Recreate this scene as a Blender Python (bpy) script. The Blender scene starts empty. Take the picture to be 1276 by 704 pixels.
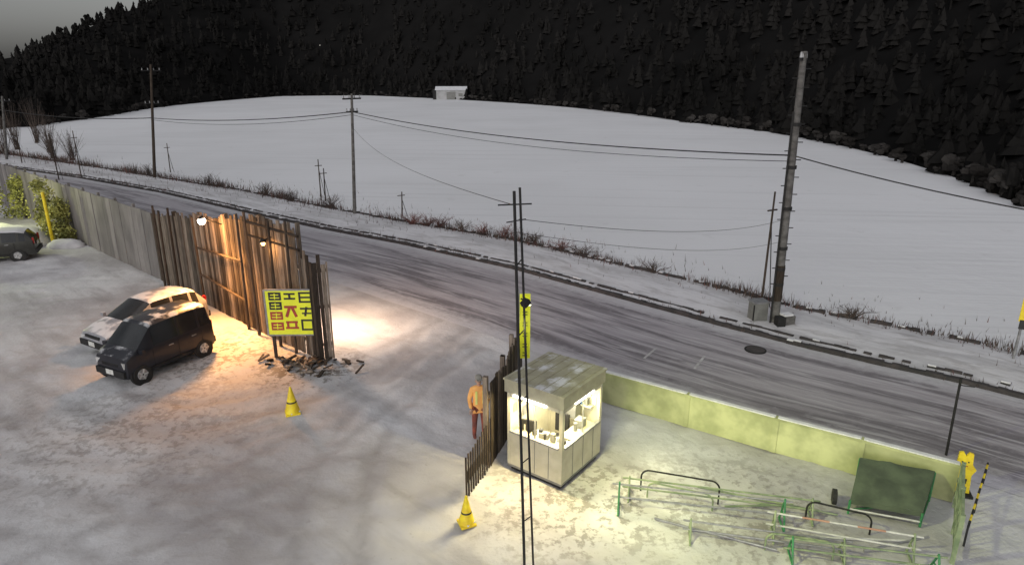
import bpy, math, random, bmesh
import numpy as np
from mathutils import Vector, Matrix, noise
random.seed(7)
R=random.random
def U(a,b): return random.uniform(a,b)
scene=bpy.context.scene
scene.view_settings.view_transform='Standard'
scene.view_settings.look='None'
scene.view_settings.exposure=0
col=scene.collection

# ---------------------------------------------------------------- materials
def newmat(name):
    m=bpy.data.materials.new(name); m.use_nodes=True
    nt=m.node_tree; b=nt.nodes['Principled BSDF']
    return m,nt,b
def N(nt,t,**k):
    n=nt.nodes.new(t)
    for a,v in k.items(): setattr(n,a,v)
    return n
def noisen(nt,vec,scale,detail=3,rough=.55,dist=0):
    n=N(nt,'ShaderNodeTexNoise'); n.inputs['Scale'].default_value=scale
    n.inputs['Detail'].default_value=detail; n.inputs['Roughness'].default_value=rough
    n.inputs['Distortion'].default_value=dist
    if vec is not None: nt.links.new(vec,n.inputs['Vector'])
    return n.outputs['Fac']
def ramp(nt,fac,lo,hi):
    n=N(nt,'ShaderNodeMapRange'); n.inputs['From Min'].default_value=lo; n.inputs['From Max'].default_value=hi
    n.interpolation_type='SMOOTHSTEP'
    nt.links.new(fac,n.inputs['Value']); return n.outputs['Result']
def mixc(nt,fac,a,b):
    n=N(nt,'ShaderNodeMix',data_type='RGBA')
    if isinstance(fac,(int,float)): n.inputs['Factor'].default_value=fac
    else: nt.links.new(fac,n.inputs['Factor'])
    for s,v in ((6,a),(7,b)):
        if isinstance(v,tuple): n.inputs[s].default_value=(v[0],v[1],v[2],1)
        else: nt.links.new(v,n.inputs[s])
    return n.outputs[2]
def mth(nt,op,a,b=None):
    n=N(nt,'ShaderNodeMath',operation=op)
    for i,v in enumerate((a,b)):
        if v is None: continue
        if isinstance(v,(int,float)): n.inputs[i].default_value=v
        else: nt.links.new(v,n.inputs[i])
    return n.outputs[0]
def pos(nt,scale=(1,1,1),rot=0):
    g=N(nt,'ShaderNodeNewGeometry'); m=N(nt,'ShaderNodeMapping')
    m.inputs['Scale'].default_value=scale
    if rot:
        r=N(nt,'ShaderNodeVectorRotate'); r.rotation_type='Z_AXIS'; r.inputs['Angle'].default_value=rot
        nt.links.new(g.outputs['Position'],r.inputs['Vector']); nt.links.new(r.outputs[0],m.inputs['Vector'])
    else: nt.links.new(g.outputs['Position'],m.inputs['Vector'])
    return m.outputs[0]
def bump(nt,b,h,strength=.4,dist=.05):
    n=N(nt,'ShaderNodeBump'); n.inputs['Strength'].default_value=strength; n.inputs['Distance'].default_value=dist
    nt.links.new(h,n.inputs['Height']); nt.links.new(n.outputs[0],b.inputs['Normal'])
def distmask(nt,p,r0,r1):
    g=N(nt,'ShaderNodeNewGeometry'); d=N(nt,'ShaderNodeVectorMath',operation='DISTANCE')
    nt.links.new(g.outputs['Position'],d.inputs[0]); d.inputs[1].default_value=p
    return ramp(nt,d.outputs['Value'],r1,r0)

def simple(name,c,c2=None,scale=6,rough=.7,metal=0,bs=.2,rnd=0,bd=.01,snow=0,stretch=(1,1,1),spec=None):
    m,nt,b=newmat(name)
    c2=c2 or tuple(x*.7 for x in c)
    n=noisen(nt,pos(nt,stretch),scale,3,.6)
    o=mixc(nt,ramp(nt,n,.3,.7),c,c2)
    if rnd:
        a=N(nt,'ShaderNodeAttribute'); a.attribute_name='rnd'
        v=mth(nt,'ADD',mth(nt,'MULTIPLY',a.outputs['Fac'],rnd),1-rnd/2)
        h=N(nt,'ShaderNodeHueSaturation'); nt.links.new(v,h.inputs['Value']); nt.links.new(o,h.inputs['Color'])
        o=h.outputs[0]
    if snow:
        g=N(nt,'ShaderNodeNewGeometry'); s=N(nt,'ShaderNodeSeparateXYZ'); nt.links.new(g.outputs['Normal'],s.inputs[0])
        up=ramp(nt,s.outputs['Z'],.55,.9)
        nz=ramp(nt,noisen(nt,pos(nt),2.2,4),.55-snow*.4,.72-snow*.4)
        k=mth(nt,'MULTIPLY',up,nz)
        o=mixc(nt,k,o,(.62,.62,.64))
        r=mth(nt,'ADD',mth(nt,'MULTIPLY',k,.8-rough),rough); nt.links.new(r,b.inputs['Roughness'])
        if metal:
            nt.links.new(mth(nt,'MULTIPLY',mth(nt,'SUBTRACT',1.0,k),metal),b.inputs['Metallic'])
    else:
        b.inputs['Roughness'].default_value=rough; b.inputs['Metallic'].default_value=metal
    if spec is not None: b.inputs['Specular IOR Level'].default_value=spec
    nt.links.new(o,b.inputs['Base Color'])
    if bs: bump(nt,b,n,bs,bd)
    return m
def emis(name,c,s):
    m,nt,b=newmat(name); b.inputs['Base Color'].default_value=(c[0],c[1],c[2],1)
    b.inputs['Emission Color'].default_value=(c[0],c[1],c[2],1); b.inputs['Emission Strength'].default_value=s
    return m

def snow_ground():
    m,nt,b=newmat('parking_snow')
    P=pos(nt)
    big=noisen(nt,P,.2,3,.55)
    med=noisen(nt,P,.9,4,.62)
    fine=noisen(nt,P,4.5,5,.70)
    tr=noisen(nt,pos(nt,(.2,1.1,1),.72),1.0,4,.6)
    at=N(nt,'ShaderNodeAttribute'); at.attribute_name='track'
    o=mixc(nt,ramp(nt,big,.38,.62),(.60,.60,.62),(.39,.375,.39))
    o=mixc(nt,mth(nt,'MULTIPLY',ramp(nt,tr,.48,.70),.42),o,(.27,.255,.26))
    o=mixc(nt,mth(nt,'MULTIPLY',ramp(nt,med,.5,.75),.40),o,(.66,.66,.67))
    tk=mth(nt,'MULTIPLY',at.outputs['Fac'],mth(nt,'MULTIPLY',ramp(nt,med,.25,.6),.6))
    o=mixc(nt,tk,o,(.25,.235,.24))
    pn=ramp(nt,mth(nt,'ADD',mth(nt,'MULTIPLY',fine,.65),mth(nt,'MULTIPLY',med,.35)),.49,.56)
    for p,r0,r1,a in (((-6.4,19.5,0),.4,2.4,1.),((-9.8,20.8,0),.6,3.4,.65),((1.2,12.6,0),.9,3.0,.55),((-14,29.5,0),.5,4.0,.5),((-10.0,15.6,0),.5,5.5,.4),((5,12.2,0),.5,4.0,.45)):
        k=mth(nt,'MULTIPLY',mth(nt,'MULTIPLY',distmask(nt,p,r0,r1),pn),a)
        o=mixc(nt,k,o,(.085,.065,.05))
    o=mixc(nt,mth(nt,'MULTIPLY',ramp(nt,fine,.62,.72),.3),o,(.22,.19,.18))
    nt.links.new(o,b.inputs['Base Color']); b.inputs['Roughness'].default_value=.75
    h=mth(nt,'ADD',mth(nt,'MULTIPLY',fine,.5),med)
    bump(nt,b,h,.6,.09)
    return m
def field_snow():
    m,nt,b=newmat('field_snow')
    P=pos(nt)
    big=noisen(nt,P,.035,3,.6)
    rows=noisen(nt,pos(nt,(.03,1.1,1),.10),.9,4,.6)
    med=noisen(nt,P,.5,4,.65)
    o=mixc(nt,ramp(nt,big,.35,.7),(.75,.75,.78),(.68,.68,.705))
    o=mixc(nt,mth(nt,'MULTIPLY',ramp(nt,rows,.52,.72),.28),o,(.44,.44,.46))
    o=mixc(nt,mth(nt,'MULTIPLY',ramp(nt,med,.60,.74),.22),o,(.42,.41,.41))
    nt.links.new(o,b.inputs['Base Color']); b.inputs['Roughness'].default_value=.8
    bump(nt,b,mth(nt,'ADD',rows,med),.35,.12)
    return m
def strip_mat(name,a,bcol,c,amt,su=.12,sv=9.0,edge=True):
    m,nt,b=newmat(name)
    uv=N(nt,'ShaderNodeUVMap'); mp=N(nt,'ShaderNodeMapping'); mp.inputs['Scale'].default_value=(su,sv,1)
    nt.links.new(uv.outputs[0],mp.inputs[0])
    st=noisen(nt,mp.outputs[0],1.0,4,.62,.5)
    mp2=N(nt,'ShaderNodeMapping'); mp2.inputs['Scale'].default_value=(su*3,sv*3.2,1); nt.links.new(uv.outputs[0],mp2.inputs[0])
    st2=noisen(nt,mp2.outputs[0],1.0,4,.65,.4)
    P=pos(nt); f=noisen(nt,P,3,4,.7)
    o=mixc(nt,ramp(nt,st,.4,.62),a,bcol)
    o=mixc(nt,mth(nt,'MULTIPLY',ramp(nt,st2,.48,.64),amt),o,c)
    o=mixc(nt,mth(nt,'MULTIPLY',ramp(nt,f,.5,.7),.35),o,a)
    if edge:
        s=N(nt,'ShaderNodeSeparateXYZ'); nt.links.new(uv.outputs[0],s.inputs[0])
        e=mth(nt,'ABSOLUTE',mth(nt,'SUBTRACT',s.outputs['Y'],.5))
        e=mth(nt,'ADD',e,mth(nt,'MULTIPLY',mth(nt,'SUBTRACT',f,.5),.2))
        o=mixc(nt,ramp(nt,e,.32,.49),o,(.5,.49,.52))
    nt.links.new(o,b.inputs['Base Color']); b.inputs['Roughness'].default_value=.6
    bump(nt,b,mth(nt,'ADD',st2,f),.5,.05)
    return m

M={}
M['parking']=snow_ground(); M['field']=field_snow()
M['road']=strip_mat('snowy_asphalt',(.36,.335,.365),(.16,.145,.16),(.48,.46,.49),.7)
M['verge']=strip_mat('verge_snow',(.66,.65,.68),(.50,.49,.51),(.28,.26,.26),.45,.2,3.,False)
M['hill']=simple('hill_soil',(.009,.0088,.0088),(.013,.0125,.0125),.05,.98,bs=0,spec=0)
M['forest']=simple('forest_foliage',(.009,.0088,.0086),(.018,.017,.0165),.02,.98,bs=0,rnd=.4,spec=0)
M['scrub']=simple('field_border_scrub',(.045,.042,.04),(.022,.02,.019),.3,.95,bs=0,rnd=.7,spec=0)
M['wood']=simple('weathered_wood',(.20,.165,.135),(.09,.07,.055),3,.85,bs=.5,rnd=1.2,stretch=(6,6,.7),spec=.2)
M['darkwood']=simple('dark_wood',(.065,.05,.04),(.035,.026,.02),4,.85,bs=.4,rnd=.8,stretch=(6,6,.7),spec=.2)
M['panel']=simple('grey_panel',(.19,.175,.17),(.12,.11,.11),1.5,.7,bs=.2,rnd=.5,stretch=(1,1,.4))
M['steel']=simple('galvanised_steel',(.34,.34,.35),(.22,.22,.23),8,.5,.6,.1)
M['dark']=simple('dark_metal',(.03,.029,.03),(.02,.02,.02),6,.7,.1,.1,spec=.2)
M['concrete']=simple('concrete',(.14,.135,.13),(.06,.055,.052),2.5,.85,bs=.3,stretch=(1,1,2))
M['kerb']=simple('wet_kerb',(.06,.05,.05),(.03,.028,.028),2,.8,bs=.3)
M['wall']=simple('block_wall_lit_tint',(.50,.52,.27),(.32,.34,.17),1.6,.8,bs=.3,rnd=.25)  # yellow-green of the light falling on the wall is put into its colour
M['snow']=simple('snow',(.72,.72,.75),(.6,.6,.63),3,.8,bs=.5,bd=.04)
M['white']=simple('white_panel',(.52,.49,.38),(.42,.39,.29),2.5,.5,bs=.05)
M['roof']=simple('booth_roof_sheet',(.37,.35,.25),(.28,.26,.19),3,.6,bs=.1,snow=.10)
M['grey']=simple('grey_trim',(.2,.2,.19),None,4,.6,bs=.1)
M['yellow']=simple('yellow_plastic',(.85,.68,.02),(.7,.5,.02),7,.5,bs=.1)
M['signyellow']=simple('sign_yellow',(.82,.86,.03),(.72,.76,.03),5,.5,bs=0)
M['black']=simple('black_paint',(.02,.02,.02),None,5,.6,bs=0)
M['red']=simple('red_paint',(.42,.05,.03),(.3,.04,.03),5,.6,bs=0)
M['orange']=simple('faded_orange_paint',(.42,.24,.17),(.35,.18,.12),5,.6,bs=0)
M['green']=simple('green_paint',(.05,.24,.09),(.03,.15,.06),5,.55,bs=.1)
M['palegreen']=simple('pale_green_pipe',(.28,.33,.2),(.14,.19,.11),4,.6,bs=.1)
M['tarp']=simple('dark_green_tarp',(.085,.11,.065),(.05,.065,.04),2.5,.7,bs=.5,bd=.03)
M['whitepaint']=simple('white_paint',(.62,.62,.6),(.45,.45,.43),6,.6,bs=0)
M['shedwall']=simple('shed_wall',(.4,.4,.41),(.3,.3,.3),.6,.8,bs=0)
M['wornpaint']=simple('worn_road_paint',(.55,.54,.55),(.35,.34,.35),5,.7,bs=0)
M['tyre']=simple('tyre',(.02,.02,.02),None,9,.8,bs=.1)
M['vanpaint']=simple('dark_car_paint',(.02,.021,.028),(.028,.028,.035),4,.28,.3,0,snow=.10)
M['silver']=simple('silver_car_paint',(.36,.36,.39),(.3,.3,.33),4,.35,.35,0,snow=.5)
M['carfar']=simple('black_car_paint',(.05,.05,.045),None,4,.3,.3,0,snow=1.0)
M['glass']=simple('car_glass',(.02,.022,.025),None,3,.12,0,0)
M['lens']=simple('headlamp_lens',(.55,.55,.55),None,3,.2,0,0)
M['taillens']=simple('tail_lens',(.35,.02,.02),None,3,.25,0,0)
M['bulb']=emis('lamp_bulb_warm',(1,.86,.66),22)
M['bulb2']=emis('lamp_bulb_orange',(1,.6,.2),8)
M['dim']=emis('far_lamp_bulb',(1,.95,.85),.8)
M['tube']=emis('fluorescent_tube',(1,.97,.85),9)
M['flood']=emis('added_flood_lens',(.95,1,.6),5)  # glowing lens of the flood added on the mast
M['weed']=simple('dry_weeds',(.10,.075,.06),(.05,.035,.03),1,.9,bs=0,rnd=.8)
M['redweed']=simple('red_brown_twigs',(.17,.07,.06),(.08,.04,.035),1,.9,bs=0,rnd=.6)
M['leaf']=simple('leaves_lit_tint',(.45,.44,.12),(.16,.17,.05),1.5,.8,bs=0,rnd=1.0)  # bright yellow-green lamplight is painted into the leaf colour
M['bark']=simple('bark',(.07,.055,.045),(.04,.03,.025),4,.9,bs=.4)
M['paper']=simple('paper_notice',(.8,.8,.78),(.55,.6,.65),9,.6,bs=0)
M['blue']=simple('blue_plastic',(.08,.16,.35),None,5,.5,bs=0)
M['skin']=simple('skin',(.5,.32,.24),None,8,.6,bs=0)
M['coat']=simple('orange_work_coat',(.95,.50,.16),(.85,.40,.12),6,.85,bs=.3)
M['hivis']=simple('reflective_tape',(.9,.9,.25),(.85,.85,.3),6,.5,bs=0)
M['trouser']=simple('brown_red_trousers',(.34,.08,.05),(.14,.05,.04),6,.85,bs=.3)
M['cap']=simple('grey_cap',(.3,.29,.26),None,6,.8,bs=.2)

# ---------------------------------------------------------------- mesh builder
class B:
    def __init__(s): s.v=[];s.f=[];s.m=[];s.r=[];s.mats=[];s.uv=None
    def mi(s,k):
        if k not in s.mats: s.mats.append(k)
        return s.mats.index(k)
    def face(s,idx,k,r=None): s.f.append(idx); s.m.append(s.mi(k)); s.r.append(R() if r is None else r)
    def poly(s,pts,k,r=None):
        b=len(s.v); s.v+= [tuple(p) for p in pts]; s.face(tuple(range(b,b+len(pts))),k,r)
    def box(s,c,sz,k,rz=0,rx=0,ry=0,bev=0,r=None,taper=1):
        r=R() if r is None else r
        mt=Matrix.Translation(c)@Matrix.Rotation(rz,4,'Z')@Matrix.Rotation(ry,4,'Y')@Matrix.Rotation(rx,4,'X')
        b=len(s.v)
        for z in (-.5,.5):
            t=taper if z>0 else 1
            for x,y in ((-.5,-.5),(.5,-.5),(.5,.5),(-.5,.5)):
                s.v.append(tuple(mt@Vector((x*sz[0]*t,y*sz[1]*t,z*sz[2]))))
        for q in ((3,2,1,0),(4,5,6,7),(0,1,5,4),(1,2,6,5),(2,3,7,6),(3,0,4,7)): s.face(tuple(b+i for i in q),k,r)
    def cyl(s,p0,p1,r0,k,r1=None,n=8,caps=True,r=None):
        r=R() if r is None else r
        r1=r0 if r1 is None else r1
        p0=Vector(p0);p1=Vector(p1); d=(p1-p0).normalized()
        a=d.orthogonal().normalized(); c=d.cross(a); b=len(s.v)
        for p,rr in ((p0,r0),(p1,r1)):
            for i in range(n):
                t=2*math.pi*i/n; s.v.append(tuple(p+a*(math.cos(t)*rr)+c*(math.sin(t)*rr)))
        for i in range(n):
            j=(i+1)%n; s.face((b+i,b+j,b+n+j,b+n+i),k,r)
        if caps:
            s.face(tuple(b+i for i in reversed(range(n))),k,r); s.face(tuple(b+n+i for i in range(n)),k,r)
    def path(s,pts,r,k,n=6):
        for a,b in zip(pts[:-1],pts[1:]): s.cyl(a,b,r,k,n=n)
    def sphere(s,c,rad,k,n=10,m=7,jit=0):
        b=len(s.v); r=R()
        if isinstance(rad,(int,float)): rad=(rad,)*3
        for i in range(1,m):
            ph=math.pi*i/m
            for j in range(n):
                th=2*math.pi*j/n; q=1+U(-jit,jit)
                s.v.append((c[0]+rad[0]*q*math.sin(ph)*math.cos(th),c[1]+rad[1]*q*math.sin(ph)*math.sin(th),c[2]+rad[2]*q*math.cos(ph)))
        t=len(s.v); s.v.append((c[0],c[1],c[2]+rad[2])); s.v.append((c[0],c[1],c[2]-rad[2]))
        for i in range(m-2):
            for j in range(n):
                j2=(j+1)%n; s.face((b+i*n+j,b+(i+1)*n+j,b+(i+1)*n+j2,b+i*n+j2),k,r)
        for j in range(n):
            j2=(j+1)%n; s.face((t,b+j,b+j2),k,r); s.face((t+1,b+(m-2)*n+j2,b+(m-2)*n+j),k,r)
    def obj(s,name,smooth=None,parent=None,loc=None,rz=0):
        me=bpy.data.meshes.new(name); me.from_pydata(s.v,[],s.f)
        for k in s.mats: me.materials.append(M[k])
        me.polygons.foreach_set('material_index',s.m)
        a=me.attributes.new('rnd','FLOAT','FACE'); a.data.foreach_set('value',s.r)
        if s.uv:
            l=me.uv_layers.new(name='UVMap'); 
            for lp in me.loops: l.data[lp.index].uv=s.uv[lp.vertex_index]
        if smooth is not None:
            me.polygons.foreach_set('use_smooth',[True]*len(me.polygons))
            me.set_sharp_from_angle(angle=math.radians(smooth))
        me.update()
        o=bpy.data.objects.new(name,me); col.objects.link(o)
        if parent: o.parent=parent
        if loc: o.location=loc
        o.rotation_euler[2]=rz
        return o
def empty(name,loc=(0,0,0),rz=0):
    e=bpy.data.objects.new(name,None); col.objects.link(e); e.location=loc; e.rotation_euler[2]=rz; return e
def resample(p,n):
    d=[0]
    for a,b in zip(p[:-1],p[1:]): d.append(d[-1]+math.dist(a,b))
    out=[]
    for i in range(n):
        t=d[-1]*i/(n-1); j=0
        while j<len(d)-2 and d[j+1]<t: j+=1
        f=(t-d[j])/(d[j+1]-d[j]); out.append((p[j][0]+(p[j+1][0]-p[j][0])*f,p[j][1]+(p[j+1][1]-p[j][1])*f))
    return out,d[-1]
def strip(name,A,Bl,z,mat,n=120,m=6,jit=0,zf=None):
    a,L=resample(A,n); b,_=resample(Bl,n); g=B(); g.uv=[]
    for i in range(n):
        for j in range(m+1):
            t=j/m; x=a[i][0]*(1-t)+b[i][0]*t; y=a[i][1]*(1-t)+b[i][1]*t
            zz=z+(zf(i,t) if zf else 0)
            g.v.append((x,y,zz)); g.uv.append((L*i/(n-1),t))
    w=m+1
    for i in range(n-1):
        for j in range(m):
            g.face((i*w+j,(i+1)*w+j,(i+1)*w+j+1,i*w+j+1),mat)
    o=g.obj(name,smooth=60)
    me=o.data
    if me.polygons[0].normal.z<0: me.flip_normals()
    return o

# ---------------------------------------------------------------- layout lines (metres, camera mast at 0,0)
RAIL=[(-84,86),(-66,76),(-51,66.8),(-38.5,59.4),(-27.6,52),(-17.9,44.2),(-11.5,39.3),(-6.1,35.6),(0.1,30.7),(4.1,26.8),(7.8,23.2),(10,21.2),(11.9,19.7),(13.7,18.4),(14.8,17.4),(25,9),(47,-9)]
NEAR=[(-88,81),(-70,70.5),(-56,61.5),(-34,48),(-19,36.6),(-7.6,28.2),(-1.1,22.5),(2.8,18.9),(6.6,15.9),(9.9,13.9),(13,11.3),(22,4),(44,-14)]
DITCH=[(-78,91),(-61.4,79.5),(-40.3,65.7),(-31.3,59.4),(-21.5,52.7),(-13.4,46.1),(-5.9,40.4),(0.1,36.3),(4.8,31.7),(9.1,27.6),(11.5,24.9),(13.8,23.2),(15.8,21.7),(17.1,20.4),(28,12),(50,-5)]
def yat(line,x):
    for a,b in zip(line[:-1],line[1:]):
        if a[0]<=x<=b[0]: return a[1]+(b[1]-a[1])*(x-a[0])/(b[0]-a[0])
    return line[0][1] if x<line[0][0] else line[-1][1]

xs=[-700,-400,-200,-120,-80,-60,-45,-36]+[-30+.18*i for i in range(250)]+[16,18,22,30,45,70,120,200,400,700]
ys=[-300,-100,-40,-15,0,5,8]+[9+.18*i for i in range(154)]+[38,42,50,60,80,120,200,400,700]
# tyre ruts: centre lines of the passages, two wheels each
def bez(p,n=90):
    out=[]
    for i in range(n):
        t=i/(n-1); q=[(1-t)**3,3*t*(1-t)**2,3*t*t*(1-t),t**3]
        out.append((sum(q[k]*p[k][0] for k in range(4)),sum(q[k]*p[k][1] for k in range(4))))
    return out
ruts=[]
for c in ([(-1.5,24.5),(-5.5,18),(-8,14.5),(-12,17.5)],[(-2.5,24.5),(-3,17),(-6,12),(-12,8)],[(-2,22),(-6,13),(-14,12.5),(-16,20)],[(-4,12),(-9,15),(-19,17),(-24,29)],[(-3,9),(-5,14),(-4,18),(-1,22.5)],[(-2,9),(-8,12),(-16,14),(-26,16)]):
    p=bez(c)
    for s in (-.68,.68):
        for i in range(len(p)-1):
            dx,dy=p[i+1][0]-p[i][0],p[i+1][1]-p[i][1]; L=math.hypot(dx,dy); ruts.append((p[i][0]-dy/L*s,p[i][1]+dx/L*s))
ruts=np.array(ruts)
g=B(); tr=[]
for y in ys:
    X=np.array(xs); 
    dd=np.sqrt(((X[:,None]-ruts[None,:,0])**2+(y-ruts[None,:,1])**2).min(axis=1))
    for x,dr in zip(xs,dd):
        z=0; tk=0
        d=yat(NEAR,x)-y
        if -30<x<15 and 9<y<37 and d>0:
            k=min(1,d/2); tk=max(0,1-dr/.30)
            z=k*(.045*noise.noise(Vector((x*.9,y*.9,0)))+.05*noise.noise(Vector((x*2.6,y*2.6,3)))+.03*noise.noise(Vector((x*.5-y*.9,y*.3,9)))-.02*tk)-.01
            if .3<dr<.5: z+=.012*k
        g.v.append((x,y,z)); tr.append(tk)
w=len(xs)
for j in range(len(ys)-1):
    for i in range(w-1):
        g.face((j*w+i,j*w+i+1,(j+1)*w+i+1,(j+1)*w+i),'parking',0)
o=g.obj('ground',smooth=180)
a=o.data.attributes.new('track','FLOAT','POINT'); a.data.foreach_set('value',tr)
strip('road',NEAR,RAIL,.006,'road',160,8)
strip('snowy_verge',RAIL,DITCH,.05,'verge',260,10,zf=lambda i,t:.10*math.sin(math.pi*t)*(.7+.6*noise.noise(Vector((i*.35,t*3,0))))+.05*noise.noise(Vector((i*.9,t*6,5))))
FAR=[(-92,104),(-82,122),(-87,147),(-96,188),(-90.5,271),(-61,281),(-21.6,239),(13.6,188),(32.3,130),(40.5,107),(42,76),(39.5,59),(36,46),(40,34),(60,15)]
strip('snow_field',DITCH,FAR,.012,'field',160,30,zf=lambda i,t:0)

def ribbon(name,line,off,w,h,mat,n=220,snowtop=None,z0=0,gap=0,join=None):
    p,L=resample(line,n); g=join or B()
    for i in range(n-1):
        a=Vector((*p[i],0));b=Vector((*p[i+1],0)); d=(b-a).normalized(); nn=Vector((-d.y,d.x,0))
        c=(a+b)/2+nn*off
        if R()<gap: continue
        hh=h*U(.8,1.15)
        g.box((c.x,c.y,z0+hh/2),((b-a).length+.01,w*U(.85,1.1),hh),mat,math.atan2(d.y,d.x))
        if snowtop and R()<snowtop: g.box((c.x,c.y,z0+hh+.02),((b-a).length*.99,w*.8*U(.6,1),.04),'snow',math.atan2(d.y,d.x))
    if join is None: return g.obj(name)
g=B(); ribbon('',RAIL,0.0,.20,.14,'kerb',700,.05,join=g); ribbon('',RAIL,.55,.12,.10,'kerb',700,.05,z0=.03,gap=.15,join=g); g.obj('roadside_kerb')
ribbon('ditch_edge',DITCH,-.0,.22,.14,'kerb',n=700,snowtop=.25,gap=.3)

g=B()
def blade(g,x,y,h,k,z=0,lean=.35):
    a=R()*6.28; dx,dy=math.cos(a)*.012,math.sin(a)*.012
    w=1.2+h
    lx,ly=U(-lean,lean)*h,U(-lean,lean)*h
    g.poly([(x-dx*w,y-dy*w,z),(x+dx*w,y+dy*w,z),(x+dx*.3+lx,y+dy*.3+ly,z+h)],k)
for line,dens,hm,off,sp in ((DITCH,13000,.40,0,.24),(RAIL,2600,.22,.3,.22),(DITCH,2200,.24,-1.4,.9),(DITCH,1800,.22,1.6,1.2)):
    p,L=resample(line,1200)
    for _ in range(dens):
        i=random.randrange(1200)
        cl=noise.noise(Vector((i*.03,off,0)))
        if cl<-.15+U(-.35,.35): continue
        x,y=p[i]; far=1+max(0,(y-25))*.02
        blade(g,x+random.gauss(0,sp),y+off+random.gauss(0,sp*1.1),U(.08,hm)*far*(1+max(0,cl)*1.2),'weed' if R()<.8 else 'redweed',.05)
g.obj('dry_roadside_weeds')
def shrub(x,y,h,k='redweed',n=40,sp=.6,name='leafless_shrub'):
    g=B()
    for _ in range(n):
        a=R()*6.28; r=U(0,sp); p0=Vector((x+U(-.15,.15)*sp,y+U(-.15,.15)*sp,0)); p1=Vector((x+math.cos(a)*r,y+math.sin(a)*r,h*U(.5,1)))
        mid=(p0+p1)/2+Vector((U(-.1,.1),U(-.1,.1),.1))
        g.cyl(p0,mid,.018,k,.012,5); g.cyl(mid,p1,.012,k,.005,5)
        for _ in range(3):
            q=mid.lerp(p1,R()); g.cyl(q,q+Vector((U(-.25,.25),U(-.25,.25),U(.05,.3))),.007,k,.003,4)
    return g.obj(name)
for x,y,h,k in ((-6.1,40.3,.7,'redweed'),(-5.2,39.9,.6,'redweed'),(-4.3,39.4,.7,'redweed'),(-3.0,38.4,.7,'weed'),(-1.6,37.6,.6,'redweed'),(-0.4,36.8,.7,'redweed'),(1.2,35.6,.6,'weed'),(2.6,34.1,.5,'redweed'),(3.6,33.0,.5,'weed'),(-12.5,45.6,.9,'weed'),(-19,51,.9,'weed'),(-25,55,1.,'weed'),(-33,60.7,1.1,'weed'),(6.6,30,.5,'weed'),(-16.0,48.0,.8,'weed'),(13,23.9,.4,'weed')):
    shrub(x,y,h,k,30,1.0)
for x,y,h in ((-57,76,4.5),(-54,79,5),(-60,82,6),(-50,73.5,3.2),(-47,72,3.5),(-63,90,6),(-66,86,6)):
    shrub(x,y,h,'weed',60,1.6,'bare_tree')

# ---------------------------------------------------------------- hills + forest
def interp(t,x):
    if x<=t[0][0]: return t[0][1]
    for a,b in zip(t[:-1],t[1:]):
        if x<=b[0]: return a[1]+(b[1]-a[1])*(x-a[0])/(b[0]-a[0])
    return t[-1][1]
EDGE=[(-80,150),(-50,140),(-41,132),(-37,140),(-34,150),(-30.7,168),(-27,208),(-18.5,284),(-12.3,286),(-5.2,240),(4.1,188),(14,134),(20.8,114),(29,86),(34,70),(38,58),(50,52),(80,60)]
CREST=[(-80,.01),(-40,.004),(-36,.012),(-31,.045),(-26.6,.078),(-22,.12),(-15,.16),(0,.2),(80,.2)]
def hz(ph,d):
    re=interp(EDGE,ph); W=150
    H=9+interp(CREST,ph)*(re+W)
    t=max(0,min(1,d/W)); s=t*t*(3-2*t)
    return H*(.35*t+.65*s)*(1+.12*noise.noise(Vector((ph*.12,d*.02,0))))
g=B(); nP=140; nD=26
for i in range(nP+1):
    ph=-80+160*i/nP; re=interp(EDGE,ph)
    for j in range(nD+1):
        d=-2+240*(j/nD)**1.3; r=re+d; a=math.radians(ph)
        g.v.append((r*math.sin(a),r*math.cos(a),hz(ph,d)-(.3 if d<0 else -.02)))
for i in range(nP):
    for j in range(nD): 
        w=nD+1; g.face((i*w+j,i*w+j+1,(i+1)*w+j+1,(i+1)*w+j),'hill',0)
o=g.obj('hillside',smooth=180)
if o.data.polygons[500].normal.z<0: o.data.flip_normals()
g=B()
def conifer(g,x,y,z,h,w,k='forest'):
    r=R(); L=4
    for l in range(L):
        zb=z+h*(.08+.22*l); zt=min(z+h,zb+h*.42); rad=w*(1-.22*l)
        b=len(g.v); n=7; a0=R()*6
        ox,oy=U(-.15,.15)*w,U(-.15,.15)*w
        for i in range(n):
            q=rad*U(.6,1.25); t=a0+6.283*i/n
            g.v.append((x+ox+q*math.cos(t),y+oy+q*math.sin(t),zb+U(-.06,.06)*h))
        g.v.append((x+ox*.5,y+oy*.5,zt))
        for i in range(n): g.face((b+i,b+(i+1)%n,b+n),k,min(1,max(0,r+U(-.2,.2))))
def broad(g,x,y,z,h,w,k='forest'):
    r=R()
    for l in range(5):
        c=(x+U(-.4,.4)*w,y+U(-.4,.4)*w,z+h*U(.45,.85)); g.sphere(c,(w*U(.35,.6),w*U(.35,.6),h*U(.12,.24)),k,6,4,.3)
    g.cyl((x,y,z),(x,y,z+h*.6),.2,k,.1,5)
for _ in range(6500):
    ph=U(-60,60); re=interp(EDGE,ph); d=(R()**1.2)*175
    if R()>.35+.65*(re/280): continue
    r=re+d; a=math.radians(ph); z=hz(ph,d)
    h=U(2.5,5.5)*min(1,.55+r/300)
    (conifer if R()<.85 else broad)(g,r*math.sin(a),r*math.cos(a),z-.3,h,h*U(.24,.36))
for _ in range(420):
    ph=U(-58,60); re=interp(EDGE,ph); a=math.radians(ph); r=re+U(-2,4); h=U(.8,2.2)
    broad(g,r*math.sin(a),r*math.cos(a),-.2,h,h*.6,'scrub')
g.obj('hillside_forest')

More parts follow.
